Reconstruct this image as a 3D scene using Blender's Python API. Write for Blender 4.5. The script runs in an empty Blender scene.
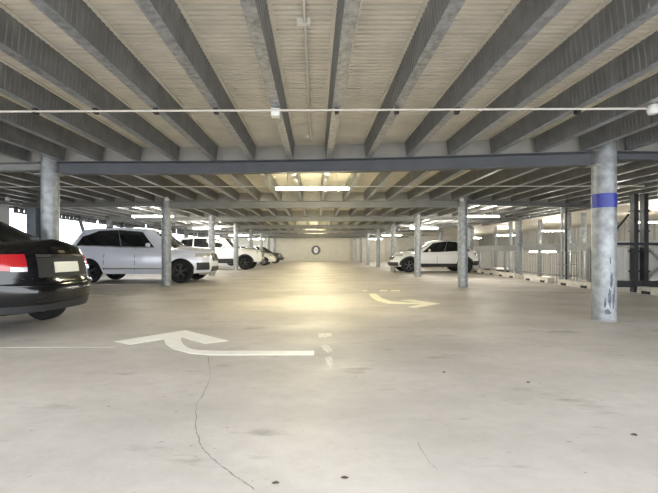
import bpy, bmesh, math, random
from mathutils import Vector, Matrix
random.seed(7)
PI = math.pi
sc = bpy.context.scene
C = sc.collection

# ------------------------------------------------------------------ camera
F = 400.0                                   # focal length in pixels of the 658 px frame
cd = bpy.data.cameras.new('camera')
cam = bpy.data.objects.new('camera', cd); C.objects.link(cam)
cam.location = (0, 0, 1.0); cam.rotation_euler = (PI/2, 0, 0)
cd.sensor_width = 36.0; cd.lens = 36.0*F/658
cd.shift_x = 14/658; cd.shift_y = 5.5/658
cd.clip_start = 0.05; cd.clip_end = 400
sc.camera = cam

# ------------------------------------------------------------------ world and exposure
w = bpy.data.worlds.new('overcast_sky'); sc.world = w; w.use_nodes = True
nt = w.node_tree; nt.nodes.clear()
bg = nt.nodes.new('ShaderNodeBackground'); wo = nt.nodes.new('ShaderNodeOutputWorld')
bg.inputs[0].default_value = (0.90, 0.95, 1.0, 1); bg.inputs[1].default_value = 2.1
nt.links.new(bg.outputs[0], wo.inputs[0])
sc.view_settings.view_transform = 'Standard'; sc.view_settings.look = 'None'
sc.view_settings.exposure = 1.75; sc.view_settings.gamma = 1.0
sc.view_settings.use_curve_mapping = False
sc.cycles.max_bounces = 10; sc.cycles.diffuse_bounces = 6; sc.cycles.glossy_bounces = 4
sc.cycles.sample_clamp_indirect = 6
AISLE_E, SIDE_E = 100.0, 85.0

# ------------------------------------------------------------------ materials
def mat(name, col, rough=.5, metal=0.0, spec=.5, var=0.0, scale=8.0, bump=0.0, bscale=40.0, coat=0.0, emit=None, estr=0.0, alpha=None):
    m = bpy.data.materials.new(name); m.use_nodes = True
    n = m.node_tree.nodes; l = m.node_tree.links
    b = n['Principled BSDF']
    b.inputs['Base Color'].default_value = (*col, 1)
    b.inputs['Roughness'].default_value = rough; b.inputs['Metallic'].default_value = metal
    b.inputs['Specular IOR Level'].default_value = spec
    b.inputs['Coat Weight'].default_value = coat
    tc = n.new('ShaderNodeTexCoord')
    if var > 0:
        no = n.new('ShaderNodeTexNoise'); no.inputs['Scale'].default_value = scale; no.inputs['Detail'].default_value = 6
        l.new(tc.outputs['Object'], no.inputs['Vector'])
        mr = n.new('ShaderNodeMapRange'); mr.inputs['From Min'].default_value = .3; mr.inputs['From Max'].default_value = .7
        mr.inputs['To Min'].default_value = 1-var; mr.inputs['To Max'].default_value = 1+var
        l.new(no.outputs['Fac'], mr.inputs['Value'])
        mx = n.new('ShaderNodeVectorMath'); mx.operation = 'SCALE'
        mx.inputs[0].default_value = col
        l.new(mr.outputs[0], mx.inputs['Scale']); l.new(mx.outputs[0], b.inputs['Base Color'])
    if bump > 0:
        nb = n.new('ShaderNodeTexNoise'); nb.inputs['Scale'].default_value = bscale
        l.new(tc.outputs['Object'], nb.inputs['Vector'])
        bp = n.new('ShaderNodeBump'); bp.inputs['Strength'].default_value = bump; bp.inputs['Distance'].default_value = .01
        l.new(nb.outputs['Fac'], bp.inputs['Height']); l.new(bp.outputs[0], b.inputs['Normal'])
    if emit:
        b.inputs['Emission Color'].default_value = (*emit, 1); b.inputs['Emission Strength'].default_value = estr
    return m

def floor_material():
    m = bpy.data.materials.new('worn_concrete'); m.use_nodes = True
    n = m.node_tree.nodes; l = m.node_tree.links; b = n['Principled BSDF']
    tc = n.new('ShaderNodeTexCoord')
    def noise(scale, detail, sx=1, sy=1, rough=.55, loc=(0, 0, 0)):
        mp = n.new('ShaderNodeMapping'); mp.inputs['Scale'].default_value = (sx, sy, 1); mp.inputs['Location'].default_value = loc
        l.new(tc.outputs['Object'], mp.inputs['Vector'])
        t = n.new('ShaderNodeTexNoise'); t.inputs['Scale'].default_value = scale; t.inputs['Detail'].default_value = detail
        t.inputs['Roughness'].default_value = rough
        l.new(mp.outputs[0], t.inputs['Vector']); return t.outputs['Fac']
    def ramp(src, a, c0, b_, c1):
        r = n.new('ShaderNodeValToRGB'); r.color_ramp.elements[0].position = a; r.color_ramp.elements[0].color = c0
        r.color_ramp.elements[1].position = b_; r.color_ramp.elements[1].color = c1
        l.new(src, r.inputs[0]); return r.outputs[0]
    def mult(a, c):
        x = n.new('ShaderNodeMix'); x.data_type = 'RGBA'; x.blend_type = 'MULTIPLY'; x.inputs['Factor'].default_value = 1
        l.new(a, x.inputs['A']); l.new(c, x.inputs['B']); return x.outputs['Result']
    base = ramp(noise(.55, 7, 1, 1.6), .3, (.44, .405, .375, 1), .7, (.645, .60, .567, 1))
    fine = ramp(noise(7, 8, 1, 1.3, .7), .3, (.90, .895, .89, 1), .68, (1.03, 1.03, 1.02, 1))
    spots = ramp(noise(2.6, 5, .6, 1.6, .6, (3, 1, 0)), .29, (.68, .66, .64, 1), .40, (1, 1, 1, 1))
    pits = ramp(noise(24, 3, .7, 1.2, .5, (7, 2, 0)), .25, (.5, .48, .46, 1), .31, (1, 1, 1, 1))
    c = mult(mult(mult(base, fine), spots), pits)
    l.new(c, b.inputs['Base Color'])
    rr = n.new('ShaderNodeMapRange'); rr.inputs['From Min'].default_value = .3; rr.inputs['From Max'].default_value = .7
    rr.inputs['To Min'].default_value = .46; rr.inputs['To Max'].default_value = .74
    l.new(noise(1.3, 6, 1, 1, .6, (9, 4, 0)), rr.inputs['Value']); l.new(rr.outputs[0], b.inputs['Roughness'])
    b.inputs['Specular IOR Level'].default_value = .42
    bp = n.new('ShaderNodeBump'); bp.inputs['Strength'].default_value = .12; bp.inputs['Distance'].default_value = .01
    l.new(noise(30, 6), bp.inputs['Height']); l.new(bp.outputs[0], b.inputs['Normal'])
    return m

M = {
 'floor': floor_material(),
 'deck': mat('galvanised_deck', (.68, .645, .555), .45, .1, .5, .10, 3),
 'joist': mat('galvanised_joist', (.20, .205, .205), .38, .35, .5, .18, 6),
 'flange': mat('galvanised_flange_sheen', (.34, .355, .37), .33, .55, .5, .35, 22),  # lighter cool colour paints daylight sheen and glints onto the joist undersides
 'board': mat('pale_closure_board', (.42, .41, .38), .7, 0, .3, .06, 5),
 'beam': mat('slate_painted_steel', (.075, .08, .09), .45, .1, .5, .10, 4),
 'beam2': mat('grey_painted_steel', (.22, .22, .21), .5, .1, .5, .08, 4),
 'column': mat('galvanised_column', (.29, .305, .315), .42, .25, .5, .28, 9),
 'scuff': mat('dark_scuff', (.10, .11, .13), .6, 0, .4, .4, 20),
 'blue': mat('blue_band_paint', (.03, .045, .30), .4, 0, .5, .08, 12),
 'plate': mat('dull_plate', (.33, .33, .33), .5, .3),
 'pipe': mat('white_conduit', (.62, .60, .54), .4),
 'black': mat('black_plastic', (.02, .02, .022), .55),
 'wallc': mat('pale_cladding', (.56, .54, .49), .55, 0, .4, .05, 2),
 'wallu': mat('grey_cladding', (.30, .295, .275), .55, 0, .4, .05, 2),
 'wallg': mat('grey_concrete', (.42, .43, .45), .7, 0, .3, .10, 2),
 'kerb': mat('pale_kerb_concrete', (.66, .62, .55), .75, 0, .3, .14, 9, .3),
 'paint': mat('white_road_paint', (.90, .88, .83), .5, 0, .4, .05, 10),
 'paint_y': mat('yellowed_road_paint', (.92, .88, .70), .5, 0, .4, .08, 10),
 'paint_f': mat('faded_road_paint', (.66, .62, .55), .5, 0, .4, .12, 6),
 'scrape_glint': mat('worn_paint_and_glint', (.70, .67, .62), .6, 0, .3, .25, 30),  # worn paint plus the far light's glossy floor reflection, painted as pale marks
 'crack': mat('dark_crack', (.27, .25, .23), .9, 0, .1, .2, 30),  # dark tone of the floor cracks
 'dark_steel': mat('dark_steel', (.05, .052, .055), .45, .3),
 'bluegrey': mat('bluegrey_steel', (.24, .28, .33), .45, .2, .5, .1, 5),
 'galv': mat('galvanised_rail', (.34, .34, .335), .45, .4, .5, .15, 8),
 'housing': mat('lamp_housing', (.75, .75, .72), .4),
 'lamp_w': mat('warm_tube', (1, 1, 1), .4, emit=(1.0, .90, .58), estr=AISLE_E),
 'lamp_c': mat('white_tube', (1, 1, 1), .4, emit=(1.0, .96, .84), estr=SIDE_E),
 'car_black': mat('black_car_paint', (.005, .005, .006), .14, .0, .35, coat=.35),
 'car_silver': mat('silver_car_paint', (.76, .79, .90), .28, .10, .5, coat=.7),
 'car_white': mat('white_car_paint', (.80, .80, .79), .25, 0, .5, coat=.8),
 'car_dark': mat('dark_car_paint', (.06, .065, .075), .2, .2, .5, coat=.8),
 'car_sand': mat('sand_car_paint', (.45, .38, .28), .3, .2, .5, coat=.5),
 'glass': mat('tinted_glass', (.012, .014, .016), .06, 0, .6),
 'tyre': mat('tyre_rubber', (.018, .018, .019), .8, 0, .3),
 'rim': mat('alloy_rim', (.55, .56, .58), .28, .8),
 'rim_dark': mat('dark_alloy_rim', (.10, .10, .105), .35, .7),
 'chrome': mat('bright_trim', (.75, .75, .76), .12, 1.0),
 'clad': mat('black_cladding', (.025, .026, .028), .5),
 'under': mat('underbody', (.008, .008, .008), .9),
 'red': mat('red_lens', (.42, .010, .015), .12, 0, .6, coat=.6),
 'lens': mat('clear_lens', (.62, .63, .65), .12, .3, .6, coat=.6),
 'numplate': mat('number_plate', (.66, .65, .58), .4),
 'seam': mat('panel_gap', (.015, .015, .016), .7),
 'sign_ring': mat('sign_ring', (.10, .10, .14), .5),
 'sign_face': mat('sign_face', (.85, .85, .88), .5),
 'asphalt': mat('asphalt', (.16, .16, .16), .9, 0, .2, .1, 2),
 'debris': mat('dry_leaf', (.06, .045, .03), .8),
}

# ------------------------------------------------------------------ helpers
class MB:
    def __init__(s): s.v = []; s.f = []
    def add(s, vs, fs):
        o = len(s.v); s.v += [tuple(v) for v in vs]; s.f += [tuple(i+o for i in f) for f in fs]
    def box(s, a, b):
        x0, y0, z0 = a; x1, y1, z1 = b
        s.add([(x0,y0,z0),(x1,y0,z0),(x1,y1,z0),(x0,y1,z0),(x0,y0,z1),(x1,y0,z1),(x1,y1,z1),(x0,y1,z1)],
              [(0,3,2,1),(4,5,6,7),(0,1,5,4),(1,2,6,5),(2,3,7,6),(3,0,4,7)])
    def extr(s, prof, p, q, up=(0,0,1)):
        """extrude a 2-D profile (side, up) from p to q"""
        p = Vector(p); q = Vector(q); d = (q-p).normalized(); up = Vector(up)
        r = d.cross(up).normalized(); u = r.cross(d).normalized()
        n = len(prof); vs = []
        for c in (p, q):
            for a, b in prof: vs.append(c + r*a + u*b)
        fs = [(i, (i+1) % n, n+(i+1) % n, n+i) for i in range(n)]
        fs += [tuple(reversed(range(n))), tuple(range(n, 2*n))]
        s.add(vs, fs)
    def bar(s, p, q, w_, h_, up=(0,0,1)):
        a, b = w_/2, h_/2; s.extr([(-a,-b),(a,-b),(a,b),(-a,b)], p, q, up)
    def tube(s, p, q, r, n=14, up=(0,0,1)):
        d = (Vector(q)-Vector(p)).normalized()
        if abs(d.dot(Vector(up))) > .95: up = (0,1,0)
        s.extr([(r*math.cos(2*PI*i/n), r*math.sin(2*PI*i/n)) for i in range(n)], p, q, up)
    def lathe(s, prof, c, axis='z', n=28):
        """prof: (radius, height) list; open ends are capped when radius is 0"""
        c = Vector(c); vs = []; m = len(prof)
        for r, h in prof:
            for i in range(n):
                a = 2*PI*i/n; x, y = r*math.cos(a), r*math.sin(a)
                vs.append(c + (Vector((x,y,h)) if axis == 'z' else Vector((x,h,y)) if axis == 'y' else Vector((h,x,y))))
        fs = []
        for j in range(m-1):
            for i in range(n):
                k = (i+1) % n; fs.append((j*n+i, j*n+k, (j+1)*n+k, (j+1)*n+i))
        s.add(vs, fs)
    def build(s, name, m, parent=None, smooth=False, fix=True, bevel=0):
        me = bpy.data.meshes.new(name); me.from_pydata(s.v, [], s.f); me.update()
        if fix:
            bm = bmesh.new(); bm.from_mesh(me); bmesh.ops.recalc_face_normals(bm, faces=bm.faces); bm.to_mesh(me); bm.free()
        o = bpy.data.objects.new(name, me); C.objects.link(o)
        me.materials.append(m)
        if smooth:
            for p in me.polygons: p.use_smooth = True
            try: me.set_sharp_from_angle(angle=math.radians(38))
            except Exception: pass
        if bevel:
            bv = o.modifiers.new('bevel', 'BEVEL'); bv.width = bevel; bv.segments = 2; bv.limit_method = 'ANGLE'
        if parent: o.parent = parent
        return o
def tag(o, label=None, cat=None, group=None, kind=None):
    if label: o['label'] = label
    if cat: o['category'] = cat
    if group: o['group'] = group
    if kind: o['kind'] = kind
    return o
def empty(name, loc, rz=0.0):
    o = bpy.data.objects.new(name, None); C.objects.link(o); o.location = loc; o.rotation_euler = (0,0,rz); o.empty_display_size = .2
    return o
def struct(o): o['kind'] = 'structure'; return o
def gp(px, py, z=0.0):                       # where a floor mark stands (floor point seen at a pixel)
    d = F*(1.0-z)/(py-252.0); return Vector(((px-315.0)*d/F, d, z))
ORD = ['first','second','third','fourth','fifth','sixth','seventh','eighth','ninth','tenth','eleventh','twelfth','thirteenth','fourteenth','fifteenth','sixteenth','seventeenth','eighteenth','nineteenth']

# ------------------------------------------------------------------ the frame of the building
XL, XR = -4.35, 4.22                         # column rows along the aisle
NB = 8
YL = [6.57 + 5.145*i for i in range(NB)]
YR = [5.89, 11.43, 16.45, 21.6, 26.75, 31.9, 37.05, 42.2]
XLO, XRO = -8.9, 8.9                         # outer ends of the crossbeams
def beam_y(i, x):
    """depth of crossbeam i at x; the side spans swing back a little"""
    if i < 0: return -.7
    a, b = YL[i], YR[i]
    if i == 0 and XL <= x <= XR:
        P = [(-4.35, 6.57), (-2.46, 6.55), (-1.55, 6.52), (.24, 6.41), (1.94, 6.21), (3.49, 5.99), (4.22, 5.89)]
        for (p, q), (r, s) in zip(P, P[1:]):
            if x <= r: return q+(s-q)*(x-p)/(r-p)
    if x < XL: return a + (XL-x)*(.10 if i == 0 else .10)
    if x > XR: return b + (x-XR)*(.05 if i == 0 else .22)
    return a + (b-a)*(x-XL)/(XR-XL)
BT = 2.475                                   # top of the crossbeams = underside of joists
DZ = 2.72                                    # underside of the steel deck
YEND = 43.0

# floor
m = MB(); m.box((-10.2, -9, -.25), (9.6, YEND+.3, 0)); fl = struct(m.build('floor', M['floor']))
m = MB(); m.box((9.6, 2, -1.75), (19.0, YEND+.3, -1.45)); struct(m.build('floor', M['floor']))
m = MB(); m.box((-80, -60, -3.4), (80, 110, -3.2)); struct(m.build('ground', M['asphalt']))

# deck of the ceiling, ribbed
def ribbed(x0, x1, y0, y1, z, pitch=.062, h=.034):
    m = MB(); vs = []; n = int((y1-y0)/pitch)
    prof = []
    for i in range(n):
        y = y0+i*pitch; prof += [(y, 0), (y+pitch*.6, 0), (y+pitch*.65, h), (y+pitch*.95, h)]
    prof.append((y1, 0)); k = len(prof)
    for y, q in prof: vs += [(x0, y, z+q), (x1, y, z+q)]
    fs = [(2*i, 2*i+1, 2*i+3, 2*i+2) for i in range(k-1)]
    b = len(vs); vs += [(x0, y0, z+.2), (x1, y0, z+.2), (x0, y1, z+.2), (x1, y1, z+.2)]
    fs += [(b, b+2, b+3, b+1), (0, b, b+1, 1), (2*k-2, 2*k-1, b+3, b+2)]
    m.add(vs, fs); return m
struct(ribbed(-10.2, 10.0, -.8, 12.0, DZ).build('ceiling', M['deck'], fix=False))
m = MB(); m.box((-10.2, 12.0, DZ), (10.0, YEND+.3, DZ+.2)); m.box((10.0, 2, DZ), (19.0, YEND+.3, DZ+.2))
struct(m.build('ceiling', M['deck']))

# joists
JX0, JS = .222, .62
def joist(i, k):
    x = JX0 + JS*k
    y0 = beam_y(i-1, x) + (.0 if i == 0 else .07); y1 = beam_y(i, x) - .07
    if y1 > YEND: y1 = YEND
    m = MB(); hb, ht = .045, .072; z0, z1 = BT+.004, DZ
    ribs = i == 0
    def ring(y, o):                          # trough section with lips under the deck
        return [(x-ht-.028, y, z1), (x-ht-.028, y, z1-.018), (x-ht+o, y, z1-.018), (x-hb-.004+o, y, z0+.012), (x-hb, y, z0),
                (x+hb, y, z0), (x+hb+.004-o, y, z0+.012), (x+ht-o, y, z1-.018), (x+ht+.028, y, z1-.018), (x+ht+.028, y, z1)]
    ys = []
    if ribs:
        n = int((y1-y0)/.06)
        for a in range(n):
            y = y0+(y1-y0)*a/n; s = (y1-y0)/n
            ys += [(y, 0), (y+s*.4, 0), (y+s*.5, .005), (y+s*.9, .005)]
        ys.append((y1, 0))
    else: ys = [(y0, 0), (y1, 0)]
    vs = []; fs = []
    for y, o in ys: vs += ring(y, o)
    for a in range(len(ys)-1):
        for b in range(9): fs.append((a*10+b, a*10+b+1, a*10+b+11, a*10+b+10))
    fs += [tuple(range(10)), tuple(reversed(range(10*(len(ys)-1), 10*len(ys))))]
    m.add(vs, fs)
    o = m.build('ceiling_joist', M['joist'], fix=False)
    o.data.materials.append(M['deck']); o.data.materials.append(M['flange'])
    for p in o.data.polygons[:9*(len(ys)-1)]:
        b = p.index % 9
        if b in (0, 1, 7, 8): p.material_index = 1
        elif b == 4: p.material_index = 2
    side = 'right' if k >= 0 else 'left'; q = ORD[k if k >= 0 else -1-k]
    where = ('between camera end and the first crossbeam' if i == 0 else
             f'between the {ORD[i-1]} and {ORD[i]} crossbeams' if i < NB else 'beyond the last crossbeam')
    if i == 0: where = 'before the first crossbeam'
    tag(o, f'steel ceiling joist {where}, {q} {side} of aisle conduit', 'ceiling joist', 'ribbed ceiling joists')
for i in range(NB):
    for k in range(-17, 16):
        x = JX0+JS*k
        if i == 0 and not -5.9 < x < 5.9: continue
        if i >= 5 and abs(x) > 6: continue
        if i == 4 and abs(x) > 7.4: continue
        joist(i, k)

# crossbeams, closure boards
def crossbeam(i, xa, xb, h, mt, label):
    ya, yb = beam_y(i, xa), beam_y(i, xb)
    m = MB(); w_ = .075; t = .012; z1 = 0
    prof = [(-w_, -h), (w_, -h), (w_, -h+t), (.012, -h+t+.01), (.012, -t-.01), (w_, -t), (w_, 0), (-w_, 0), (-w_, -t), (-.012, -t-.01), (-.012, -h+t+.01), (-w_, -h+t)]
    n = 10 if i == 0 and xb-xa > 6 else 1; k = len(prof); vs = []
    for j in range(n+1):
        xx = xa+(xb-xa)*j/n; yy = beam_y(i, xx) if n > 1 else (ya, yb)[j]
        vs += [(xx, yy+p, BT+q) for p, q in prof]
    fs = [(j*k+q, j*k+(q+1) % k, (j+1)*k+(q+1) % k, (j+1)*k+q) for j in range(n) for q in range(k)]
    m.add(vs, fs+[tuple(range(k)), tuple(range(n*k, n*k+k))])
    tag(m.build('crossbeam', mt), label, 'steel beam', 'crossbeams over the aisle and bays')
    if i < 3:
        m = MB()
        for j in range(n):
            p, q = xa+(xb-xa)*j/n, xa+(xb-xa)*(j+1)/n
            m.bar((p, (beam_y(i, p) if n > 1 else ya)+.03, (BT+DZ)/2), (q, (beam_y(i, q) if n > 1 else yb)+.03, (BT+DZ)/2), .03, DZ-BT)
        struct(m.build('trim_1' if i == 0 else 'trim_2', M['board']))
def col_r(i): return .15 if i == 0 else .135
for i in range(NB):
    mt = M['beam'] if i == 0 else M['beam2']
    if YL[i] < YEND-1:
        e = col_r(i)
        crossbeam(i, XL+e, XR-e, .20, mt, f'{"dark slate" if i==0 else "grey"} steel crossbeam spanning the aisle, {ORD[i]} from the front')
        crossbeam(i, XLO, XL-e, .14, M['beam2'], f'slim grey steel crossbeam over the silver car side bays, {ORD[i]} row')
        if YR[i] < YEND-1.3:
            crossbeam(i, XR+e, XRO, .12, mt, f'slim steel crossbeam over the fenced side bays, {ORD[i]} row')

def column(x, y, r, label, h=DZ, band=False, group='round steel columns', mt=None, base=True, z0=0.0):
    t = empty('steel_column', (x, y, z0)); tag(t, label, 'column', group)
    m = MB(); H = h-z0
    m.lathe([(0, 0), (r, 0), (r, H), (0, H)], (0,0,0), n=32)
    m.build('shaft', mt or M['column'], t, smooth=True)
    if base:
        m = MB(); m.lathe([(r, .001), (r+.012, .001), (r+.012, .012), (r, .02)], (0,0,0), n=32); m.build('base_collar', M['plate'], t, smooth=True)
        m = MB(); m.box((-r-.05, -.11, BT-.215-z0), (r+.05, .11, BT-.2-z0)); m.box((-r-.05, -.09, BT-z0), (r+.05, .09, BT+.012-z0))
        m.build('cap_plate', M['plate'], t)
    return t
for i in range(NB):
    if YL[i] < YEND-.2:
        column(XL, YL[i], .132 if i == 0 else .135, f'pale round steel column in the row beside the silver car, {ORD[i]} along' if i else
           'pale round steel column standing directly behind the black car')
    if YR[i] < YEND-.3:
        t = column(4.255 if i == 0 else XR, YR[i], .155 if i == 0 else .135, 'scuffed round steel column with a painted blue band' if i == 0 else
           f'galvanised round steel column in the blue-banded column row, {ORD[i]} along')
        if i == 0:
            m = MB(); m.lathe([(.1552, 1.645), (.1575, 1.647), (.1575, 1.848), (.1552, 1.85)], (0,0,0), n=32); m.build('blue_band', M['blue'], t, smooth=True)
            for (a, z, ww, hh) in [(-1.75,.34,.10,.34),(-1.45,.30,.05,.30),(-1.9,.14,.16,.09),(-1.6,.60,.08,.26),(-2.1,.26,.05,.16),(-1.3,.42,.04,.30),(-1.7,.88,.04,.14)]:
                m = MB(); pts = []
                for s in range(16):
                    an = 2*PI*s/16; k = .6+.5*random.random()
                    aa = a+ww/.155*.5*k*math.cos(an)*.6; zz = z+hh*.5*k*math.sin(an)
                    pts.append((.1563*math.cos(aa), .1563*math.sin(aa), zz))
                ctr = (.1566*math.cos(a), .1566*math.sin(a), z)
                m.add([ctr]+pts, [(0, 1+s, 1+(s+1) % 16) for s in range(16)]); m.build('scuff_mark', M['scuff'], t, fix=False)
# outer columns
for j, (x, y) in enumerate([(8.95, 17.6), (9.0, 23.2), (9.0, 28.5)]):
    column(x, y, .135, ['round steel column at the fence behind the wheel stops', 'round steel column at the fence behind the white hatchback', 'distant round steel column standing along the fence'][j], group='outer columns')
for j, (x, y, r) in enumerate([(10.5, 16.6, .12), (10.9, 22.3, .10), (11.9, 17.7, .11), (12.0, 21.3, .1), (11.0, 28, .12), (12.2, 27, .1)]):
    column(x, y, r, ['pale steel column in the sunken bay just beyond the fence', 'thin steel column beyond the fence near the white hatchback', 'pale steel column deep in the sunken bay past the fence',
       'thin pale column deep in the sunken bay, mid row', 'pale column in the far part of the sunken bay', 'slim pale column at the far cladding wall'][j], group='columns of the sunken bay', base=False, z0=-1.45)
# left outer columns
def hcol(x, y, w_, mt, label, h=DZ):
    m = MB(); t = .02
    prof = [(-w_/2,-w_/2),(w_/2,-w_/2),(w_/2,-w_/2+t),(t/2,-w_/2+t),(t/2,w_/2-t),(w_/2,w_/2-t),(w_/2,w_/2),(-w_/2,w_/2),(-w_/2,w_/2-t),(-t/2,w_/2-t),(-t/2,-w_/2+t),(-w_/2,-w_/2+t)]
    m.extr(prof, (x, y, 0), (x, y, h), up=(0,1,0))
    return tag(m.build('steel_stanchion', mt), label, 'column', 'outer stanchions')
hcol(-8.75, 12.45, .27, M['bluegrey'], 'blue-grey steel stanchion by the solid side wall')
hcol(-8.5, 12.6, .20, M['dark_steel'], 'dark steel stanchion touching the blue-grey one')
for j in range(1, 6):
    hcol(-9.0, 12.4+5.15*j, .2, M['beam2'], f'grey steel stanchion along the open parapet, {ORD[j-1]} beyond the solid wall')

# ------------------------------------------------------------------ side and end walls
m = MB(); m.box((-10.1, 2.5, 0), (-9.85, 12.9, DZ)); struct(m.build('wall_left', M['wallg']))
m = MB(); m.box((-9.95, 12.9, 0), (-9.8, YEND, 1.12)); m.box((-10.0, 12.9, 1.12), (-9.75, YEND, 1.17)); struct(m.build('wall_left', M['wallc']))
m = MB()
m.box((-10.1, YEND, -1.5), (9.7, YEND+.25, DZ)); struct(m.build('wall_back', M['wallc']))
m = MB(); x = -4.5
while x < 9.6:                               # upright ribs of the end wall cladding
    m.box((x, YEND-.05, .0), (x+.12, YEND, 2.5)); x += .75 if x > 1.6 or x < -2.2 else 1.9
m.box((-4.5, YEND-.05, .35), (9.6, YEND-.01, .42)); struct(m.build('trim_3', M['wallc']))
def clad_wall(name, x, y0, y1, z0, z1, mt):
    m = MB(); vs = []; y = y0; prof = []
    while y < y1: prof += [(y, 0), (y+.2, 0), (y+.24, .05), (y+.36, .05)]; y += .4
    for y, q in prof: vs += [(x-q, y, z0), (x-q, y, z1)]
    b = len(prof); fs = [(2*i, 2*i+1, 2*i+3, 2*i+2) for i in range(b-1)]
    m.add(vs, fs); m.box((x+.01, y0, z0), (x+.1, y1, z1)); struct(m.build(name, mt, fix=False))
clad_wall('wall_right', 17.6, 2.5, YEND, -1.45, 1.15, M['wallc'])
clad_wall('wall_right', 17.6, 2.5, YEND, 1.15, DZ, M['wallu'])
m = MB(); m.box((9.7, YEND, -1.5), (18, YEND+.25, DZ)); struct(m.build('wall_back', M['wallc']))
m = MB(); m.box((9.6, 2.0, -1.45), (18, 2.2, DZ)); struct(m.build('wall_front', M['wallg']))

# louvres and V braces of the open left side
for j in range(5):
    y0 = 13.1+5.15*j; y1 = y0+4.9
    t = empty('louvre_panel', (-9.85, y0, 2.3)); tag(t, f'dark comb-like louvre above the open parapet, {ORD[j]} from the solid wall', 'louvre', 'louvres above the parapet')
    m = MB()
    for k in range(20): m.box((-.04, k*.25+.02, 0), (.04, k*.25+.13, .40))
    m.build('blade', M['dark_steel'], t)
    m = MB(); m.box((-.05, 0, .33), (.05, 4.9, .42)); m.box((-.05, 0, -.02), (.05, 4.9, .03)); m.build('louvre_frame', M['dark_steel'], t)
    for s in range(2):
        m = MB(); yb = y0+2.45; ye = y0+(.35 if s == 0 else 4.55)
        m.bar((-9.6, yb+(-.7 if s == 0 else .7), 2.45), (-9.6, ye, .0), .09, .11, up=(1,0,0))
        tag(m.build('diagonal_brace', M['dark_steel'] if j < 2 else M['beam2']), f'{"front" if s==0 else "rear"} diagonal steel brace under louvre {ORD[j]} from the solid wall', 'brace', 'diagonal braces of the open side')

# split-level edge beam, cross members, fence on the right
t = empty('edge_beam', (10.1, 3.0, 1.08)); tag(t, 'long grey edge beam at rail height beyond the fence', 'steel beam')
m = MB(); m.box((-.08, 0, 0), (.08, YEND-3.1, .26)); m.build('web', M['galv'], t)
m = MB(); m.box((-.13, 0, .24), (.13, YEND-3.1, .28)); m.box((-.13, 0, -.03), (.13, YEND-3.1, .01)); m.build('flange', M['galv'], t)
for j, y in enumerate((12.0, 15.6, 20.0, 25.0, 30.0)):
    m = MB(); m.box((10.25, y-.06, 1.1), (17.5, y+.06, 1.3)); tag(m.build('cross_member', M['galv']), f'grey cross member over the sunken bay, {ORD[j]} from the front', 'steel beam', 'cross members over the sunken bay')
def fence(y0, y1, idx):
    t = empty('fence_panel', (9.3, y0, 0)); tag(t, f'upright-bar steel fence panel behind the wheel stops, {ORD[idx]} from the front', 'fence', 'fence panels along the split level')
    L = y1-y0
    for yy in (0.03, L/2, L-.03):
        m = MB(); m.box((-.03, yy-.03, 0), (.03, yy+.03, 1.12)); m.build('post', M['galv'], t)
    for zz in (.1, 1.06):
        m = MB(); m.box((-.02, 0, zz), (.02, L, zz+.045)); m.build('rail', M['galv'], t)
    m = MB(); k = int(L/.125)
    for q in range(1, k): m.box((-.008, q*L/k-.008, .14), (.008, q*L/k+.008, 1.07))
    o = m.build('bar_infill', M['galv'], t); o['kind'] = 'stuff'
for j in range(7): fence(10.6+3.0*j, 13.55+3.0*j, j)

# dark service frame on the far right
t = empty('service_frame', (7.9, 10.0, 0)); tag(t, 'dark steel service frame with twin posts and cross bracing beside kerb', 'steel frame')
for xx in (.08, .33):
    m = MB(); m.box((xx-.055, -.07, 0), (xx+.055, .07, 2.46)); m.build('post', M['dark_steel'], t)
    for z in (.5, 1.0, 1.5, 2.0): m = MB(); m.box((xx-.075, -.09, z), (xx+.075, .09, z+.04)); m.build('post_clamp', M['dark_steel'], t)
m = MB(); m.bar((-.62, 0, 1.2), (1.9, 0, 1.2), .05, .07); m.build('rail', M['dark_steel'], t)
m = MB(); m.bar((-.62, 0, .2), (1.9, 0, .2), .06, .16); m.build('rail', M['dark_steel'], t)
m = MB(); m.box((-.66, -.03, 0), (-.6, .03, 1.25)); m.build('post', M['dark_steel'], t)
m = MB(); m.bar((.4, 0, .3), (1.3, 0, 1.15), .03, .05); m.build('brace', M['galv'], t)
m = MB(); m.bar((.4, .04, 1.15), (1.3, .04, .3), .03, .05); m.build('brace', M['galv'], t)
m = MB(); m.bar((-.62, 0, 1.25), (-.05, 0, 1.95), .03, .04); m.build('brace', M['dark_steel'], t)
m = MB()
x = -.55
while x < 1.8: m.box((x, .1, .3), (x+.07, .13, 1.12)); m.box((x+.07, .115, .3), (x+.11, .13, 1.12)); x += .11
m.build('ribbed_panel', M['wallc'], t)

# downpipes with a guard cage
t = empty('downpipe', (7.72, 12.5, 0)); tag(t, 'slim dark downpipe with a barred guard cage at its foot', 'pipe')
m = MB(); m.tube((0, 0, 0), (0, 0, 2.6), .04); m.build('pipe_run', M['galv'], t, smooth=True)
m = MB(); m.tube((.14, .02, 0), (.14, .02, 2.6), .03); m.build('pipe_run', M['dark_steel'], t, smooth=True)
m = MB()
for a in range(6):
    for b in range(2): m.box((-.08+a*.09, -.14+b*.28, 0), (-.065+a*.09, -.125+b*.28, 1.0))
for z in (.25, .6, .98): m.box((-.08, -.14, z), (.385, -.125, z+.02)); m.box((-.08, .14, z), (.385, .155, z+.02))
m.build('guard_cage', M['column'], t)

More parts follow.
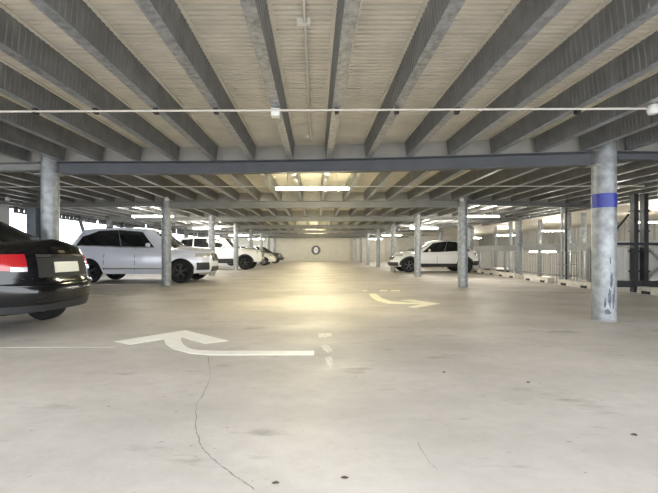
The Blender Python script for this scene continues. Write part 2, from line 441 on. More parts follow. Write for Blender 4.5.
# wheel stops
spots = [(7.55, 10.8), (7.6, 12.9), (7.75, 15.3), (7.9, 17.4), (8.0, 19.4), (8.1, 21.5), (8.15, 24), (8.2, 26.4)]
for j, (x, y) in enumerate(spots + [(7.95, 8.3)]):
    m = MB(); L = 1.45
    m.extr([(-.11, 0), (.11, 0), (.09, .16), (-.09, .16)], (x, y, 0), (x, y+L, 0))
    lab = f'pale concrete wheel stop in the row before the fence, {ORD[j]} from the front' if j < 8 else 'pale concrete wheel stop at the foot of the dark service frame'
    t = empty('wheel_stop', (x, y+L/2, 0)); tag(t, lab, 'wheel stop', 'wheel stops along the fence')
    m.v = [(a-x, b-y-L/2, c) for a, b, c in m.v]; m.build('concrete_block', M['kerb'], t)
    for s in (-.45, .45):
        m = MB(); m.box((-.125, s-.12, .0), (.125, s+.12, .07)); m.build('drain_slot', M['black'], t)

# ------------------------------------------------------------------ floor markings
def ground_poly(name, pts, mt, parent=None, z=.003, world=False):
    P = [p if world else gp(*p) for p in pts]
    bm = bmesh.new(); top = [bm.verts.new((p[0], p[1], z)) for p in P]
    f = bm.faces.new(top); bmesh.ops.triangulate(bm, faces=[f])
    r = bmesh.ops.extrude_face_region(bm, geom=bm.faces[:])
    for v in [g for g in r['geom'] if isinstance(g, bmesh.types.BMVert)]: v.co.z = z-.0028
    bmesh.ops.recalc_face_normals(bm, faces=bm.faces)
    me = bpy.data.meshes.new(name); bm.to_mesh(me); bm.free(); me.materials.append(mt)
    o = bpy.data.objects.new(name, me); C.objects.link(o)
    if parent: o.parent = parent
    return o
A1 = [(185.3,330.3),(228.7,340.9),(205,344.2),(181.5,337.3),(181,340.5),(183.6,345),(190,348.6),(198,350.2),(217,351),(314,351),(314,355.2),(210,355.2),(190,353.6),(173.5,349.4),(166,344.6),(164,339.4),(130,344.8),(114,341.6)]
tag(ground_poly('turn_arrow', A1, M['paint']), 'white painted turn arrow on the floor ahead of the black car', 'road marking')
A2 = [(369,293.8),(376,293.8),(382,298.3),(391,301.2),(407,302.5),(421,302.8),(400,300.4),(411,299.6),(441,303.7),(416,307.9),(407,307.3),(421,304.3),(405,304.1),(388,303.6),(377,300.8),(371,297)]
tag(ground_poly('turn_arrow', A2, M['paint_y']), 'yellowed turn arrow pointing toward the blue-banded column row', 'road marking')
for j, (a, b) in enumerate([(362, 367), (380, 387), (391, 400)]):
    tag(ground_poly('paint_dash', [(a,290),(b,290),(b,291.3),(a,291.3)], M['paint_y']), f'small yellowed paint dash beyond the yellowed turn arrow, {ORD[j]} in line', 'road marking', 'paint dashes')
for (side, ys) in ((1, (9.35, 14.3, 16.6, 19.2, 24.0)), (-1, (9.1, 12.3, 15.1, 17.4, 19.9, 24.8))):
    for j, y in enumerate(ys):
        xa, xb = (XR+.25, 8.0) if side > 0 else (-8.6, XL-.2)
        tag(ground_poly('bay_line', [Vector((xa,y,0)),Vector((xb,y,0)),Vector((xb,y+.09,0)),Vector((xa,y+.09,0))], M['paint_f'], world=True),
            f'faded white bay line on the {"fenced" if side>0 else "parapet"} side, {ORD[j]} from the front', 'road marking', 'parking bay lines')
for lab, pts in zip(('ragged pale scraped paint with painted glint touching the shaft end of the white turn arrow', 'small scraped paint with painted glint nearer than the shaft end of the white turn arrow', 'short pale paint streak with painted glint beyond the shaft end of the white turn arrow'), ([(321,346),(326,344.5),(330,347),(333,352),(328,353),(323,350)], [(325,358),(331,356.5),(333,361),(331,368),(327,364)], [(318,334),(331,333),(332,336.5),(319,337.5)])):
    tag(ground_poly('scraped_paint_glint', pts, M['scrape_glint']), lab, 'road marking', 'paint scrapes with painted glints')
# cracks and the joint: parts of the floor
def crack(pts, wpx):
    m = MB(); P = []
    for i in range(len(pts)-1):
        (x0, y0), (x1, y1) = pts[i], pts[i+1]; n = max(2, int(math.hypot(x1-x0, y1-y0)/2.5))
        for k in range(n): f = k/n; P.append(gp(x0+(x1-x0)*f+random.uniform(-.9,.9), y0+(y1-y0)*f))
    P.append(gp(*pts[-1])); vs = []
    for i, p in enumerate(P):
        ww = wpx*random.uniform(.3, 1.2); a = P[max(0,i-1)]; b = P[min(len(P)-1,i+1)]; d = (b-a).normalized()
        nrm = Vector((-d.y, d.x, 0))*ww; vs += [(p.x+nrm.x, p.y+nrm.y, .0012), (p.x-nrm.x, p.y-nrm.y, .0012)]
    m.add(vs, [(2*i, 2*i+1, 2*i+3, 2*i+2) for i in range(len(P)-1)]); m.build('crack', M['crack'], fl, fix=False)
crack([(208,356),(209,366),(210,380),(203,396),(197,404),(196,416),(196,428),(199,442),(205,451),(214,460),(224,468),(236,477),(247,484),(254,490)], .0028)
crack([(417,442),(425,455),(430,463),(438,470)], .0022)
m = MB(); a = gp(-60, 347.4); m.box((a.x, a.y-.006, .0), (-2.1, a.y+.006, .0016)); m.build('floor_joint', M['paint_f'], fl)
for j, (px, py, s) in enumerate([(275.5, 483, .011), (345, 478, .012), (634.5, 435, .014), (528, 382.5, .012), (444, 372.5, .012)]):
    p = gp(px, py); m = MB(); pts = [(s*(.7+.5*random.random())*math.cos(2*PI*k/9)*1.5, s*(.7+.4*random.random())*math.sin(2*PI*k/9), 0) for k in range(9)]
    m.add([(0,0,.010)]+[(a, b, .002) for a, b, _ in pts]+[(0,0,0.001)], [(0,1+k,1+(k+1)%9) for k in range(9)]+[(10,1+(k+1)%9,1+k) for k in range(9)])
    o = m.build('leaf_scrap', M['debris'], smooth=False); o.location = (p.x, p.y, 0)
    tag(o, ['dark leaf scrap on the floor near the end of the crack', 'dark leaf scrap on bare floor near the camera', 'dark leaf scrap on the floor in front of the blue-banded column',
            'tiny dark scrap alone on the open floor', 'tiny dark scrap on the floor beyond the others'][j], 'debris', 'dark scraps on the floor')

# ------------------------------------------------------------------ pipes, detectors and tube lights
t = empty('ceiling_conduit', (0, 4.12, BT-.035)); tag(t, 'long white conduit crossing below the joists with two boxes', 'conduit')
m = MB(); m.tube((-4.6, 0, 0), (4.6, -.12, 0), .0105, up=(0,1,0)); m.build('pipe_run', M['pipe'], t, smooth=True)
for k in (-5, -4, -3, -2, -1, 0, 1, 2, 3, 4, 5):
    x = JX0+JS*k; 
    if k in (-4, -3, -2, 0, 1, 2, 4, -5): m = MB(); m.box((x-.02, -.03, -.016), (x+.02, .03, .034)); m.build('pipe_clip', M['black'], t)
m = MB(); m.box((-.45, -.05, -.05), (-.36, .04, .03)); m.build('junction_box', M['housing'], t, bevel=.006)
m = MB(); m.lathe([(0,-.06),(.04,-.06),(.055,-.03),(.055,.0),(.04,.03),(0,.03)], (3.38,-.12,0)); m.build('detector_head', M['housing'], t, smooth=True)
t = empty('ceiling_conduit', (-.085, 0, DZ-.03)); tag(t, 'thin white conduit running along the aisle ceiling, away from the viewer', 'conduit')
m = MB(); m.tube((0, -.6, 0), (.02, 6.0, 0), .013, up=(0,0,1)); m.build('pipe_run', M['pipe'], t, smooth=True)
for y in (2.95, 5.9): m = MB(); m.box((-.05, y-.015, -.015), (.05, y+.015, .03)); m.build('pipe_clip', M['housing'], t)
t = empty('ceiling_conduit', (0, 8.0, 2.302)); tag(t, 'white conduit carrying the nearest aisle tube light', 'conduit')
m = MB(); m.tube((-6.5, 0, 0), (6.5, -.1, 0), .009, up=(0,1,0)); m.build('pipe_run', M['pipe'], t, smooth=True)
for j, (x, y) in enumerate([(-4.0, 10.8), (4.0, 10.9), (-8.3, 10.8)]):
    m = MB(); m.lathe([(0,-.09),(.05,-.09),(.06,-.05),(.03,0),(0,0)], (0,0,0), n=16)
    o = m.build('ceiling_detector', M['housing'], smooth=True); o.location = (x, y, BT+.003)
    tag(o, ['small white detector under a joist above the silver car column', 'small white detector under a joist near the second blue-row column', 'small white detector under a joist by the blue-grey stanchion'][j], 'detector', 'ceiling detectors')

def tube_light(x, y, z, L, mt, label, hang=True, group='fluorescent tube lights'):
    t = empty('tube_light', (x, y, z)); tag(t, label, 'ceiling light', group)
    m = MB(); m.box((-L/2, -.035, .024), (L/2, .035, .058)); m.build('housing', M['housing'], t, bevel=.005)
    m = MB(); m.tube((-L/2+.03, 0, 0), (L/2-.03, 0, 0), .022, 12, up=(0,1,0)); m.build('tube', mt, t, smooth=True)
    for s in (-1, 1):
        m = MB(); a = s*(L/2-.015); m.box((a-.015, -.025, -.025), (a+.015, .025, .04)); m.build('end_cap', M['housing'], t)
        if hang: m = MB(); a = s*L*.33; m.tube((a, 0, .055), (a, 0, DZ-z), .006, 6); m.build('hanger', M['pipe'], t)
for j, y in enumerate((8.0, 12.45, 17.3, 22.5, 27.6, 32.7, 38.0)):
    tube_light(-.05, y, 2.41 if j else 2.26, 1.5 if j == 0 else 1.5, M['lamp_w'], f'warm glowing tube light hung over the middle of the aisle, {ORD[j]} from the front', group='aisle tube lights')
for s, nm in ((-1, 'parapet'), (1, 'fenced')):
    for j, y in enumerate((14.2, 21.3, 30.2, 38.9)):
        tube_light(s*5.75 + (0.05 if s > 0 else 0), y, 2.26, 1.5, M['lamp_c'], f'white tube light over the {nm} side bays, {ORD[j]} from the front')
for j, y in enumerate((17.0, 24.0, 30.0, 36.0)):
    tube_light(14.2, y, 2.26, 1.5, M['lamp_c'], f'white tube light high above the sunken bay, {ORD[j]} from the front', group='sunken bay tube lights')
for j, y in enumerate((15.6, 20.0)):
    tube_light(11.35, y, 1.01, 1.4, M['lamp_c'], f'white tube light under a cross member of the sunken bay, {ORD[j]} along', hang=False, group='low tube lights')

# round sign on the end wall
t = empty('round_sign', (.10, YEND-.07, 1.2)); tag(t, 'round dark-rimmed sign with a white centre on the end wall', 'sign')
m = MB(); m.lathe([(0,-.02),(.5,-.02),(.5,.02),(0,.02)], (0,0,0), 'y', 40); m.build('rim', M['sign_ring'], t, smooth=True)
m = MB(); m.lathe([(0,-.035),(.27,-.035),(.27,-.02),(0,-.02)], (0,0,0), 'y', 8)
m.v = [(a*.85, b, c*1.25) for a, b, c in m.v]; m.build('face', M['sign_face'], t)
m = MB(); m.box((-.05,-.042,-.13),(.05,-.035,.16)); m.box((-.11,-.042,.04),(.11,-.035,.1)); m.build('symbol', M['wallg'], t)

# ------------------------------------------------------------------ cars
def lerp(a, b, t): return a+(b-a)*t
def pl(pts, x):
    if x <= pts[0][0]: return pts[0][1]
    for (a, b), (c, d) in zip(pts, pts[1:]):
        if x <= c:
            f = (x-a)/(c-a); return b+(d-b)*f
    return pts[-1][1]
def spl(pts, x):                             # smooth interpolation through points
    n = len(pts)
    if x <= pts[0][0]: return pts[0][1]
    if x >= pts[-1][0]: return pts[-1][1]
    for i in range(n-1):
        if x <= pts[i+1][0]:
            x0, y0 = pts[i]; x1, y1 = pts[i+1]; h = x1-x0
            m0 = (y1-pts[i-1][1])/(x1-pts[i-1][0]) if i > 0 else (y1-y0)/h
            m1 = (pts[i+2][1]-y0)/(pts[i+2][0]-x0) if i < n-2 else (y1-y0)/h
            t = (x-x0)/h
            return (2*t**3-3*t*t+1)*y0+(t**3-2*t*t+t)*h*m0+(-2*t**3+3*t*t)*y1+(t**3-t*t)*h*m1
def super_loop(n, N):
    dense = []
    for i in range(4001):
        a = 2*PI*i/4000; c, s = math.cos(a), math.sin(a)
        dense.append((math.copysign(abs(c)**(2/n), c), math.copysign(abs(s)**(2/n), s)))
    return dense
class Loop:
    def __init__(s, L, W, n, N):
        d = [((p[0]*.5+.5)*L, p[1]*W/2) for p in super_loop(n, N)]
        acc = [0]
        for a, b in zip(d, d[1:]): acc.append(acc[-1]+math.hypot(b[0]-a[0], b[1]-a[1]))
        T = acc[-1]; s.pts = []; j = 0; K = 800
        for i in range(K+1):
            q = T*i/K
            while j < len(acc)-2 and acc[j+1] < q: j += 1
            f = (q-acc[j])/max(1e-9, acc[j+1]-acc[j]); s.pts.append((lerp(d[j][0], d[j+1][0], f), lerp(d[j][1], d[j+1][1], f)))
        s.K = K
    def at(s, u):
        u = (u % 1.0)*s.K; i = int(u); f = u-i; a = s.pts[i]; b = s.pts[min(i+1, s.K)]
        return lerp(a[0], b[0], f), lerp(a[1], b[1], f)
    def s_x(s, x):                           # parameter on the +y side where the loop passes x
        best = min(range(s.K//2+1), key=lambda i: abs(s.pts[i][0]-x)+ (1e-3 if s.pts[i][1] < .2 else 0)); return best/s.K
    def s_y(s, y, front=True):               # parameter on front/rear face where the loop passes y (>0)
        rng = range(0, s.K//4) if front else range(s.K//4, s.K//2+1)
        best = min(rng, key=lambda i: abs(s.pts[i][1]-y)); return best/s.K
def grid(surf, sv, tv, closed=False):
    vs = [surf(s, t) for t in tv for s in sv]; n = len(sv); fs = []
    for j in range(len(tv)-1):
        for i in range(n if closed else n-1):
            k = (i+1) % n; fs.append((j*n+i, j*n+k, (j+1)*n+k, (j+1)*n+i))
    return vs, fs
def normal(surf, s, t, ctr):
    e = 1e-3; a = surf(s+e, t)-surf(s-e, t); b = surf(s, t+e)-surf(s, t-e); n = a.cross(b)
    if n.length < 1e-9: return Vector((0,0,1))
    n.normalize()
    if n.dot(surf(s, t)-ctr) < 0: n = -n
    return n
def patch(m, surf, s0, s1, t0, t1, off, ctr, ns=14, nt=6, back=.012):
    """a panel lying on the surface: t0, t1 may be functions of the fraction along s"""
    T0 = t0 if callable(t0) else (lambda f: t0); T1 = t1 if callable(t1) else (lambda f: t1)
    top, bot = [], []
    for j in range(nt+1):
        for i in range(ns+1):
            f = i/ns; s = lerp(s0, s1, f); t = lerp(T0(f), T1(f), j/nt)
            p = surf(s, t); n = normal(surf, s, t, ctr); top.append(p+n*off); bot.append(p-n*back)
    w_ = ns+1; fs = [(j*w_+i, j*w_+i+1, (j+1)*w_+i+1, (j+1)*w_+i) for j in range(nt) for i in range(ns)]
    k = len(top); rim = [i for i in range(w_)]+[j*w_+ns for j in range(1, nt+1)]+[nt*w_+i for i in range(ns-1, -1, -1)]+[j*w_ for j in range(nt-1, 0, -1)]
    vs = top+bot
    for a, b in zip(rim, rim[1:]+rim[:1]): fs.append((a, b, b+k, a+k))
    m.add(vs, fs)

def build_car(spec, loc, rz, label, cat='car'):
    S = spec; L, W = S['L'], S['W']; ctr = Vector((L/2, 0, .7))
    root = empty(S.get('name', 'parked_car'), loc, rz); tag(root, label, cat, 'parked cars')
    x0 = S['x0']                              # shift so that the rear axle/centre fits
    xw = [S['rear_axle'], S['rear_axle']+S['wb']]; r = S['r']; R = r*S.get('arch', 1.13)
    lp = Loop(L, W, S.get('n', 4.2), 320)
    def zb(x):
        z = pl(S['sill'], x)
        for a in xw:
            if abs(x-a) < R: z = max(z, r+math.sqrt(R*R-(x-a)**2)*1.0)
        return z
    def body(s, t):
        x, y = lp.at(s)
        b, sh = zb(x), spl(S['belt'], x)
        if t <= 1:
            z = lerp(b, sh, t); zz = (z-.2)/(sh-.2)
            ww = spl(S['wprof'], zz)
            fi, ri = spl(S['front'], zz), spl(S['rear'], zz)
            xx = L/2+(x-L/2)*(1-(fi if x > L/2 else ri)/(L/2)*1.0)
            return Vector((xx, y*ww, z))
        u = t-1; ww = spl(S['wprof'], 1); fi, ri = spl(S['front'], 1), spl(S['rear'], 1)
        k = (fi if x > L/2 else ri)+.10*u
        xx = L/2+(x-L/2)*(1-k/(L/2))
        return Vector((xx, y*ww*(1-u), lerp(sh, spl(S['deck'], xx), math.sin(min(1, u)*PI/2)**.75)))
    N = 300; sv = [i/N for i in range(N)]
    m = MB(); vs, fs = grid(body, sv, [0,.06,.15,.25,.35,.45,.55,.65,.75,.85,.93,1,1.05,1.12,1.22,1.36,1.55,1.78,1.999], True); m.add(vs, fs)
    cb = S['cabin']; CL = cb['x1']-cb['x0']; cl = Loop(CL, cb['w'], cb.get('n', 7), 240)
    def cabin(s, t):
        x, y = cl.at(s); X = cb['x0']+x
        f = x/CL; tt = min(t, 1)
        xf, xr = lerp(cb['x1'], cb['r1'], tt), lerp(cb['x0'], cb['r0'], tt)
        X = lerp(xr, xf, f); ww = lerp(1, cb['tw'], tt**1.15)
        base = spl(S['belt'], X)-.03; rf = spl(cb['roof'], X)
        if t <= 1: return Vector((X, y*ww, lerp(base, rf, t)))
        u = t-1; c = (cb['r1']+cb['r0'])/2
        return Vector((lerp(X, c, .10*u), y*ww*(1-u), rf+cb.get('crown', .06)*math.sin(min(1, u)*PI/2)**.7))
    vs, fs = grid(cabin, [i/240 for i in range(240)], [0,.1,.25,.4,.55,.7,.85,.95,1,1.04,1.1,1.2,1.4,1.7,1.999], True); m.add(vs, fs)
    m.build('body', S['paint'], root, smooth=True)
    if S.get('roof_mat'):
        m = MB(); patch(m, cabin, -.2499, .2499, 1.02, 1.97, .006, ctr, 60, 10); patch(m, cabin, .25, .75, 1.02, 1.97, .006, ctr, 60, 10); m.build('roof_panel', S['roof_mat'], root, smooth=True)
    # underbody
    m = MB(); m.box((.6, -W*.30, S['gc']+.04), (L-.6, W*.30, .8)); m.build('underbody', M['under'], root)
    # windows
    cc = Vector(((cb['x0']+cb['x1'])/2, 0, 1.0))
    def cs(f): return cl.s_x(f*CL)
    for side in (0, 1):
        for (a, b, top0, top1) in S['glass']:
            sa, sb = cs(a), cs(b)
            if side: sa, sb = 1-sa, 1-sb
            m = MB(); patch(m, cabin, sa, sb, cb.get('g0', .12), lambda f, p=top0, q=top1: lerp(p, q, f), .006, cc, 16, 6)
            m.build('side_window', M['glass'], root, smooth=True)
        if S.get('win_trim'):
            sa, sb = cs(S['glass'][0][0]), cs(S['glass'][-1][1])
            if side: sa, sb = 1-sa, 1-sb
            m = MB(); patch(m, cabin, sa, sb, cb.get('g0', .12)-.05, cb.get('g0', .12)-.0, .009, cc, 30, 1); m.build('window_trim', S['win_trim'], root, smooth=True)
    hw = cb['w']/2
    ws = cl.s_y(hw*.86, True); m = MB(); patch(m, cabin, -ws, ws, .12, .93, .006, cc, 20, 6); m.build('windscreen', M['glass'], root, smooth=True)
    rs = cl.s_y(hw*S.get('rw', .8), False); m = MB(); patch(m, cabin, rs, 1-rs, S.get('rwt', .22), .9, .006, cc, 20, 6); m.build('rear_window', M['glass'], root, smooth=True)
    # body side helper
    def t_at(x, z): return (z-zb(x))/(spl(S['belt'], x)-zb(x))
    def sp(x, side): q = lp.s_x(x); return 1-q if side else q
    def side_strip(name, xa, xb, za, zb_, mt, off=.006, n=20, sides=(0, 1)):
        for side in sides:
            sa, sb = sp(xa, side), sp(xb, side)
            def zf(z): return (lambda f: t_at(lerp(xa, xb, f), z(lerp(xa, xb, f)) if callable(z) else z))
            m = MB(); patch(m, body, sa, sb, zf(za), zf(zb_), off, ctr, n, 3); m.build(name, mt, root, smooth=True)
    for x in S['doors']: side_strip('door_seam', x-.006, x+.006, S['sillz']+.12, lambda q: spl(S['belt'], q)-.01, M['seam'], .003, 1)
    for x in S['handles']: side_strip('door_handle', x-.10, x+.10, S['hz'], S['hz']+.03, S.get('handle_mat', S['paint']), .03, 6)
    if S.get('clad'):
        side_strip('sill_cladding', xw[0]+R+.02, xw[1]-R-.02, lambda q: zb(q)+.002, S['sillz']+.17, M['clad'], .010, 24)
        for side in (0, 1):
            for xc in xw:
                m = MB(); top, bot = [], []; K = 30; vs = []; fs = []
                for i in range(K+1):
                    a = PI*i/K
                    for rr in (R-.012, R+.055):
                        xx = xc+rr*math.cos(a); zz = r+rr*math.sin(a); zz0 = max(zz, zb(xx)+.001) if rr > R else max(zz, zb(xc+(R-.001)*math.cos(a))-.0)
                        s = sp(xx, side); t = min(.98, max(0, t_at(xx, zz0))); p = body(s, t); p.z = zz if rr < R else p.z
                        q = 1 if p.y > 0 else -1
                        vs += [(p.x, p.y+q*.014, p.z), (p.x, p.y-q*.05, p.z)]
                for i in range(K):
                    o = i*4; fs += [(o, o+2, o+6, o+4), (o, o+1, o+5, o+4), (o+2, o+3, o+7, o+6)]
                m.add(vs, fs); m.build('arch_cladding', M['clad'], root, smooth=True)
    if S.get('sill_trim'): side_strip('sill_trim', xw[0]+R+.05, xw[1]-R-.05, S['sillz']+.15, S['sillz']+.19, S['sill_trim'], .014, 20)
    # mirrors
    for q in (-1, 1):
        mx = cb['x0']+CL*S.get('mirror', .74); mz = spl(S['belt'], mx)+.10
        m = MB(); yy = q*(cb['w']/2+.11); vs = []
        m.lathe([(0,-.045),(.07,-.04),(.095,-.005),(.085,.045),(0,.055)], (0,0,0), 'x', 16)
        m.v = [(mx+a, yy+b*1.25, mz+c*.8) for a, b, c in m.v]
        m.bar((mx, q*(cb['w']/2-.04), mz-.05), (mx, yy, mz-.03), .05, .03)
        m.build('door_mirror', S.get('mirror_mat', S['paint']), root, smooth=True)
    # wheels
    for xi in xw:
        for q in (-1, 1):
            y = q*(W/2-.125); wd = .115
            m = MB(); m.lathe([(r*.66,-wd*.9),(r*.72,-wd),(r*.93,-wd*.92),(r,-wd*.65),(r,wd*.65),(r*.93,wd*.92),(r*.72,wd),(r*.66,wd*.9),(r*.64,0),(r*.66,-wd*.9)], (0,0,0), 'y', 36)
            wh = m.build('tyre', M['tyre'], root, smooth=True); wh.location = (xi, y, r)
            m = MB(); yo = q*wd*.72; ri = r*.69
            m.lathe([(ri, q*wd*.92), (ri*.94, q*wd*.85), (ri*.92, -q*wd*.6)], (0,0,0), 'y', 36)
            ns = S.get('spokes', 5)
            for k in range(ns):
                for dd in (-.16, .16):
                    a = 2*PI*k/ns+.3; b = a+dd*1.1
                    m.bar((math.cos(a)*ri*.12, yo, math.sin(a)*ri*.12), (math.cos(b)*ri*.95, yo, math.sin(b)*ri*.95), .02, ri*.11, up=(0,1,0))
            m.lathe([(0, q*wd*.85), (ri*.2, q*wd*.82), (ri*.24, q*wd*.6)], (0,0,0), 'y', 18)
            m.build('rim', S['rim'], wh, smooth=True)
            m = MB(); m.lathe([(0, q*wd*.1), (ri*.93, q*wd*.1)], (0,0,0), 'y', 24); m.build('brake_disc', M['under'], wh)
    # lights and fascia patches: (name, s-kind, y0, y1, z0, z1, material)
    def face(name, front, ya, yb, z0, z1, mt, off=.008, both=False, ns=14, nt_=5):
        def one(ya_, yb_):
            def sy(v):
                q = lp.s_y(abs(v), front)
                return q if v >= 0 else 1-q
            sa, sb = sy(ya_), sy(yb_)
            if front:
                if sa > .5: sa -= 1
                if sb > .5: sb -= 1
            def tz(z): return lambda f: t_at(lp.at(lerp(sa, sb, f))[0], z(f) if callable(z) else z)
            m = MB(); patch(m, body, sa, sb, tz(z0), tz(z1), off, ctr, ns, nt_); return m.build(name, mt, root, smooth=True)
        one(ya, yb)
        if both: one(-ya, -yb)
    def wrap(name, front, ya, xlen, z0, z1, mt, off=.008, z0b=None, z1b=None):
        """a lamp that runs from |y|=ya on the end face around the corner to xlen along the side"""
        for side in (0, 1):
            sa = lp.s_y(ya, front); sb = lp.s_x(L-xlen if front else xlen)
            if side: sa, sb = 1-sa, 1-sb
            A = lambda f: lerp(z0, z0b if z0b is not None else z0, f); B = lambda f: lerp(z1, z1b if z1b is not None else z1, f)
            m = MB(); patch(m, body, sa, sb, lambda f: t_at(lp.at(lerp(sa, sb, f))[0], A(f)), lambda f: t_at(lp.at(lerp(sa, sb, f))[0], B(f)), off, ctr, 16, 5)
            m.build(name, mt, root, smooth=True)
    if 'detail' in S: S['detail'](root, face, wrap, side_strip, body, cabin, cl, cc, patch)
    return root

WP = [(-.2,.90),(0,.93),(.2,.975),(.45,1.0),(.7,.995),(.9,.965),(1,.93)]
def sedan_detail(root, face, wrap, strip, body, cabin, cl, cc, patch):
    wrap('tail_lamp', False, .50, .62, .77, .97, M['red'], .012, .82, .97)
    face('reverse_lamp', False, .50, .61, .775, .825, M['lens'], .020, both=True)
    face('plate_recess', False, -.40, .40, .70, .93, M['seam'], .004)
    face('number_plate', False, -.20, .20, .75, .875, M['numplate'], .020, ns=6)
    face('boot_garnish', False, -.40, .40, .935, .965, M['chrome'], .016)
    face('boot_seam', False, -.60, .60, .685, .695, M['seam'], .003)
    face('boot_seam', False, .60, .606, .69, 1.04, M['seam'], .003, both=True, ns=1)
    face('bumper_lip', False, -.87, .87, .60, .63, M['car_black'], .022, ns=24)
    face('diffuser', False, -.86, .86, .30, .38, M['clad'], .006, ns=24)
    face('bumper_seam', False, -.45, .45, .42, .43, M['seam'], .004, ns=24)
    face('badge', False, -.05, .05, .985, 1.02, M['chrome'], .008, ns=4)
SEDAN = dict(L=4.55, W=1.80, x0=0, rear_axle=1.02, wb=2.65, r=.315, gc=.2, n=3.4, paint=M['car_black'], rim=M['rim_dark'],
    sill=[(0,.30),(.5,.27),(1.5,.22),(3.2,.22),(4,.22),(4.55,.24)], sillz=.24,
    belt=[(0,1.05),(.6,1.07),(1.5,1.02),(2.8,.95),(3.6,.88),(4.2,.80),(4.55,.74)], deck=[(0,1.13),(.3,1.165),(.8,1.12),(1.4,1.08),(3,1.02),(3.5,.99),(4.1,.88),(4.55,.76)],
    wprof=WP, front=[(-.2,.12),(0,.08),(.35,0),(.7,.06),(1,.28)], rear=[(-.2,.16),(0,.10),(.3,.0),(.48,.0),(.53,.035),(.8,.075),(1,.16)],
    cabin=dict(x0=.34, x1=3.55, r0=1.32, r1=2.75, w=1.54, tw=.76, n=4.2, roof=[(.3,1.30),(1.2,1.40),(1.9,1.44),(2.6,1.40),(3.0,1.36)], crown=.05),
    glass=[(.20,.50,.86,.90),(.52,.80,.90,.86)], doors=[1.55,2.4,3.3], handles=[1.85,2.75], hz=.84, detail=sedan_detail, rwt=.1)
def suv_detail(root, face, wrap, strip, body, cabin, cl, cc, patch):
    face('headlamp', True, .46, .80, .84, .96, M['lens'], .010, both=True)
    wrap('headlamp_corner', True, .78, .42, .85, .95, M['lens'], .010)
    face('grille', True, .05, .34, .70, .93, M['clad'], .016, both=True)
    face('grille_frame', True, .03, .36, .925, .945, M['chrome'], .024, both=True)
    face('lower_intake', True, -.45, .45, .36, .52, M['clad'], .008)
    face('side_intake', True, .58, .84, .42, .66, M['clad'], .008, both=True)
    face('bumper_trim', True, -.78, .78, .27, .33, M['rim'], .014, ns=24)
    wrap('tail_lamp', False, .45, .28, .96, 1.10, M['red'], .010)
    face('number_plate', False, -.26, .26, .78, .89, M['numplate'], .012)
    for q in (0, 1):
        sa, sb = cl.s_x(.12*3.4), cl.s_x(.80*3.4)
        if q: sa, sb = 1-sa, 1-sb
        m = MB(); patch(m, cabin, sa, sb, 1.07, 1.11, .045, cc, 30, 1, -.015); m.build('roof_rail', M['rim_dark'], root, smooth=True)
SUV = dict(L=4.90, W=1.95, x0=0, rear_axle=1.05, wb=2.96, r=.375, gc=.24, n=4.2, paint=M['car_silver'], rim=M['rim_dark'],
    sill=[(0,.42),(.5,.34),(1.5,.30),(3.5,.30),(4.4,.30),(4.9,.33)], sillz=.30,
    belt=[(0,1.16),(.8,1.18),(2,1.14),(3.2,1.11),(3.9,1.08),(4.5,1.03),(4.9,.98)], deck=[(0,1.20),(.8,1.22),(3.1,1.22),(3.6,1.21),(4.3,1.17),(4.75,1.09),(4.9,1.03)],
    wprof=WP, front=[(-.2,.22),(0,.14),(.3,.0),(.6,.0),(.85,.03),(1,.10)], rear=[(-.2,.2),(0,.12),(.3,0),(.6,.02),(1,.14)],
    cabin=dict(x0=.19, x1=3.95, r0=.64, r1=3.10, w=1.72, tw=.78, n=7, roof=[(.3,1.66),(.9,1.74),(1.8,1.78),(2.6,1.77),(3.2,1.70),(3.5,1.64)], crown=.05),
    glass=[(.10,.25,.60,.85),(.253,.505,.87,.90),(.508,.80,.90,.84)], doors=[1.55,2.55,3.55], handles=[1.95,2.95], hz=.98, win_trim=M['chrome'], sill_trim=M['chrome'], detail=suv_detail)
def truck_detail(root, face, wrap, strip, body, cabin, cl, cc, patch):
    face('headlamp', True, .58, .84, .92, 1.06, M['lens'], .010, both=True)
    wrap('headlamp_corner', True, .84, .22, .93, 1.05, M['lens'], .010)
    face('grille', True, -.52, .52, .72, 1.06, M['clad'], .014)
    face('lower_intake', True, -.6, .6, .44, .60, M['clad'], .010)
    wrap('tail_lamp', False, .75, .18, .90, 1.20, M['red'], .010)
    for q in (-1, 1):
        m = MB(); m.box((1.9, q*.98-.07, .40), (3.5, q*.98+.07, .46)); m.build('side_step', M['clad'], root, bevel=.01)
        for x in (2.1, 3.3): m = MB(); m.box((x-.03, min(q*.6, q*.95), .42), (x+.03, max(q*.6, q*.95), .47)); m.build('step_bracket', M['clad'], root)
TRUCK = dict(L=5.0, W=1.93, x0=0, rear_axle=1.15, wb=2.95, r=.39, gc=.32, n=6, paint=M['car_white'], rim=M['rim_dark'], clad=True,
    sill=[(0,.50),(1.5,.46),(3.5,.46),(4.4,.44),(5,.46)], sillz=.46,
    belt=[(0,1.22),(1,1.22),(2.5,1.20),(3.8,1.16),(4.5,1.13),(5,1.08)], deck=[(0,1.26),(1,1.26),(3.4,1.26),(4.4,1.22),(5,1.12)],
    wprof=[(-.2,.94),(0,.95),(.3,.99),(.6,1),(.9,.985),(1,.95)], front=[(-.2,.12),(0,.08),(.3,0),(.8,.03),(1,.10)], rear=[(-.2,.1),(0,.06),(.3,0),(1,.05)],
    cabin=dict(x0=.08, x1=3.55, r0=.35, r1=2.95, w=1.74, tw=.84, n=8, roof=[(.2,1.78),(1,1.83),(2,1.84),(2.8,1.80),(3.3,1.75)], crown=.04),
    glass=[(.07,.30,.80,.86),(.32,.585,.88,.88),(.60,.84,.88,.84)], doors=[1.65,2.6,3.6], handles=[1.95,2.95], hz=1.04, detail=truck_detail, mirror=.8)
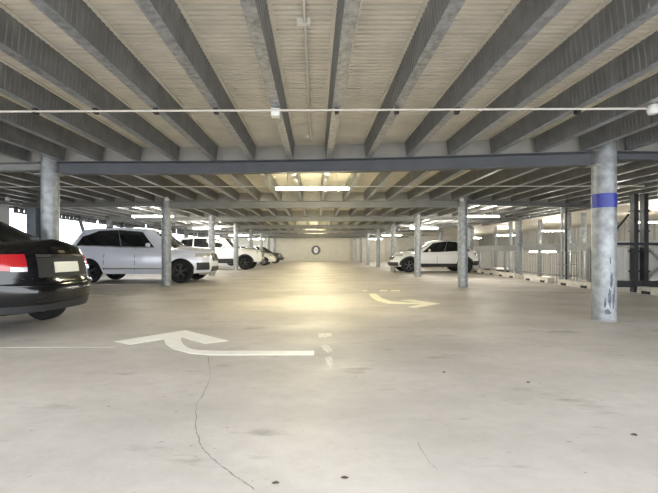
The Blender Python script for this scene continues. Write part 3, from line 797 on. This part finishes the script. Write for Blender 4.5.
def hatch_detail(root, face, wrap, strip, body, cabin, cl, cc, patch):
    face('headlamp', True, .50, .76, .80, .88, M['lens'], .010, both=True)
    wrap('headlamp_corner', True, .76, .34, .81, .875, M['seam'], .010)
    face('grille', True, -.48, .48, .62, .76, M['clad'], .012)
    face('lower_intake', True, -.74, .74, .32, .50, M['clad'], .012, ns=24)
    wrap('tail_lamp', False, .48, .26, .84, .94, M['red'], .012)
    wrap('rear_bumper_cladding', False, .1, .42, .34, .56, M['clad'], .010)
HATCH = dict(L=4.42, W=1.82, x0=0, rear_axle=.86, wb=2.74, r=.35, gc=.22, n=3.8, paint=M['car_white'], rim=M['rim_dark'], clad=True, roof_mat=M['clad'],
    sill=[(0,.34),(1.5,.27),(3.4,.27),(4.42,.30)], sillz=.27,
    belt=[(0,1.02),(.8,1.05),(1.8,1.0),(2.8,.97),(3.5,.93),(4.1,.87),(4.42,.82)], deck=[(0,1.06),(.8,1.10),(2.8,1.08),(3.4,1.04),(4,.96),(4.42,.84)],
    wprof=WP, front=[(-.2,.2),(0,.12),(.3,0),(.6,.02),(1,.20)], rear=[(-.2,.16),(0,.1),(.3,0),(.6,.03),(1,.16)],
    cabin=dict(x0=.24, x1=3.45, r0=.78, r1=2.50, w=1.58, tw=.76, n=6, roof=[(.4,1.42),(.9,1.51),(1.6,1.545),(2.2,1.53),(2.8,1.46)], crown=.035, g0=.04),
    glass=[(.10,.255,.70,.92),(.258,.505,.94,.96),(.508,.86,.96,.86)], doors=[1.35,2.25,3.2], handles=[1.7,2.6], hz=.88, detail=hatch_detail)
SMALL = dict(HATCH, L=3.9, rear_axle=.65, wb=2.45, r=.31, clad=False, roof_mat=None, rim=M['rim'], glass=[(.14,.47,.80,.9),(.49,.80,.9,.82)], doors=[1.1,2.1], handles=[1.45],
    belt=[(0,.98),(.8,.98),(1.8,.95),(2.6,.92),(3.1,.88),(3.6,.82),(3.9,.77)], deck=[(0,1.0),(.8,1.03),(2.5,1.02),(3.0,.98),(3.5,.90),(3.9,.79)],
    cabin=dict(x0=.1, x1=3.0, r0=.45, r1=2.15, w=1.56, tw=.78, n=6, roof=[(.2,1.38),(.8,1.45),(1.4,1.47),(2,1.44),(2.5,1.38)], crown=.035))
SMALL['detail'] = lambda root, face, wrap, strip, body, cabin, cl, cc, patch: (wrap('headlamp', True, .45, .35, .70, .80, M['lens'], .01), face('grille', True, -.4, .4, .45, .58, M['clad'], .01), wrap('tail_lamp', False, .5, .2, .75, .92, M['red'], .01))

# black saloon: its rear faces the aisle (rz = pi), rear bumper at x = -3.3
build_car(SEDAN, (-3.09, 5.06, 0), PI-math.radians(7), 'glossy black saloon with red tail lamp, parked tail toward the aisle')
build_car(SUV, (-3.42-4.90, 12.78+.975, 0), 0, 'silver estate-style SUV parked nose out between two pale columns')
build_car(TRUCK, (-3.02-5.0, 22.4+.97, 0), 0, 'tall white off-roader with black wheel arches beyond the silver SUV')
build_car(SMALL, (-2.95-3.9, 29.4+.9, 0), 0, 'small white hatchback beyond the white off-roader')
dk = dict(SMALL, paint=M['car_dark'])
build_car(dk, (-2.75-3.9, 36.0, 0), 0, 'dark hatchback, last of the cars beside the aisle')
build_car(HATCH, (3.75+4.42, 19.4+.91, 0), PI, 'white crossover with black roof and black cladding by the fence')
sd = dict(SMALL, paint=M['car_sand'])
build_car(sd, (11.3, 23.4, -1.45), PI*.5, 'sand-coloured car half hidden in the sunken bay beyond the fence')
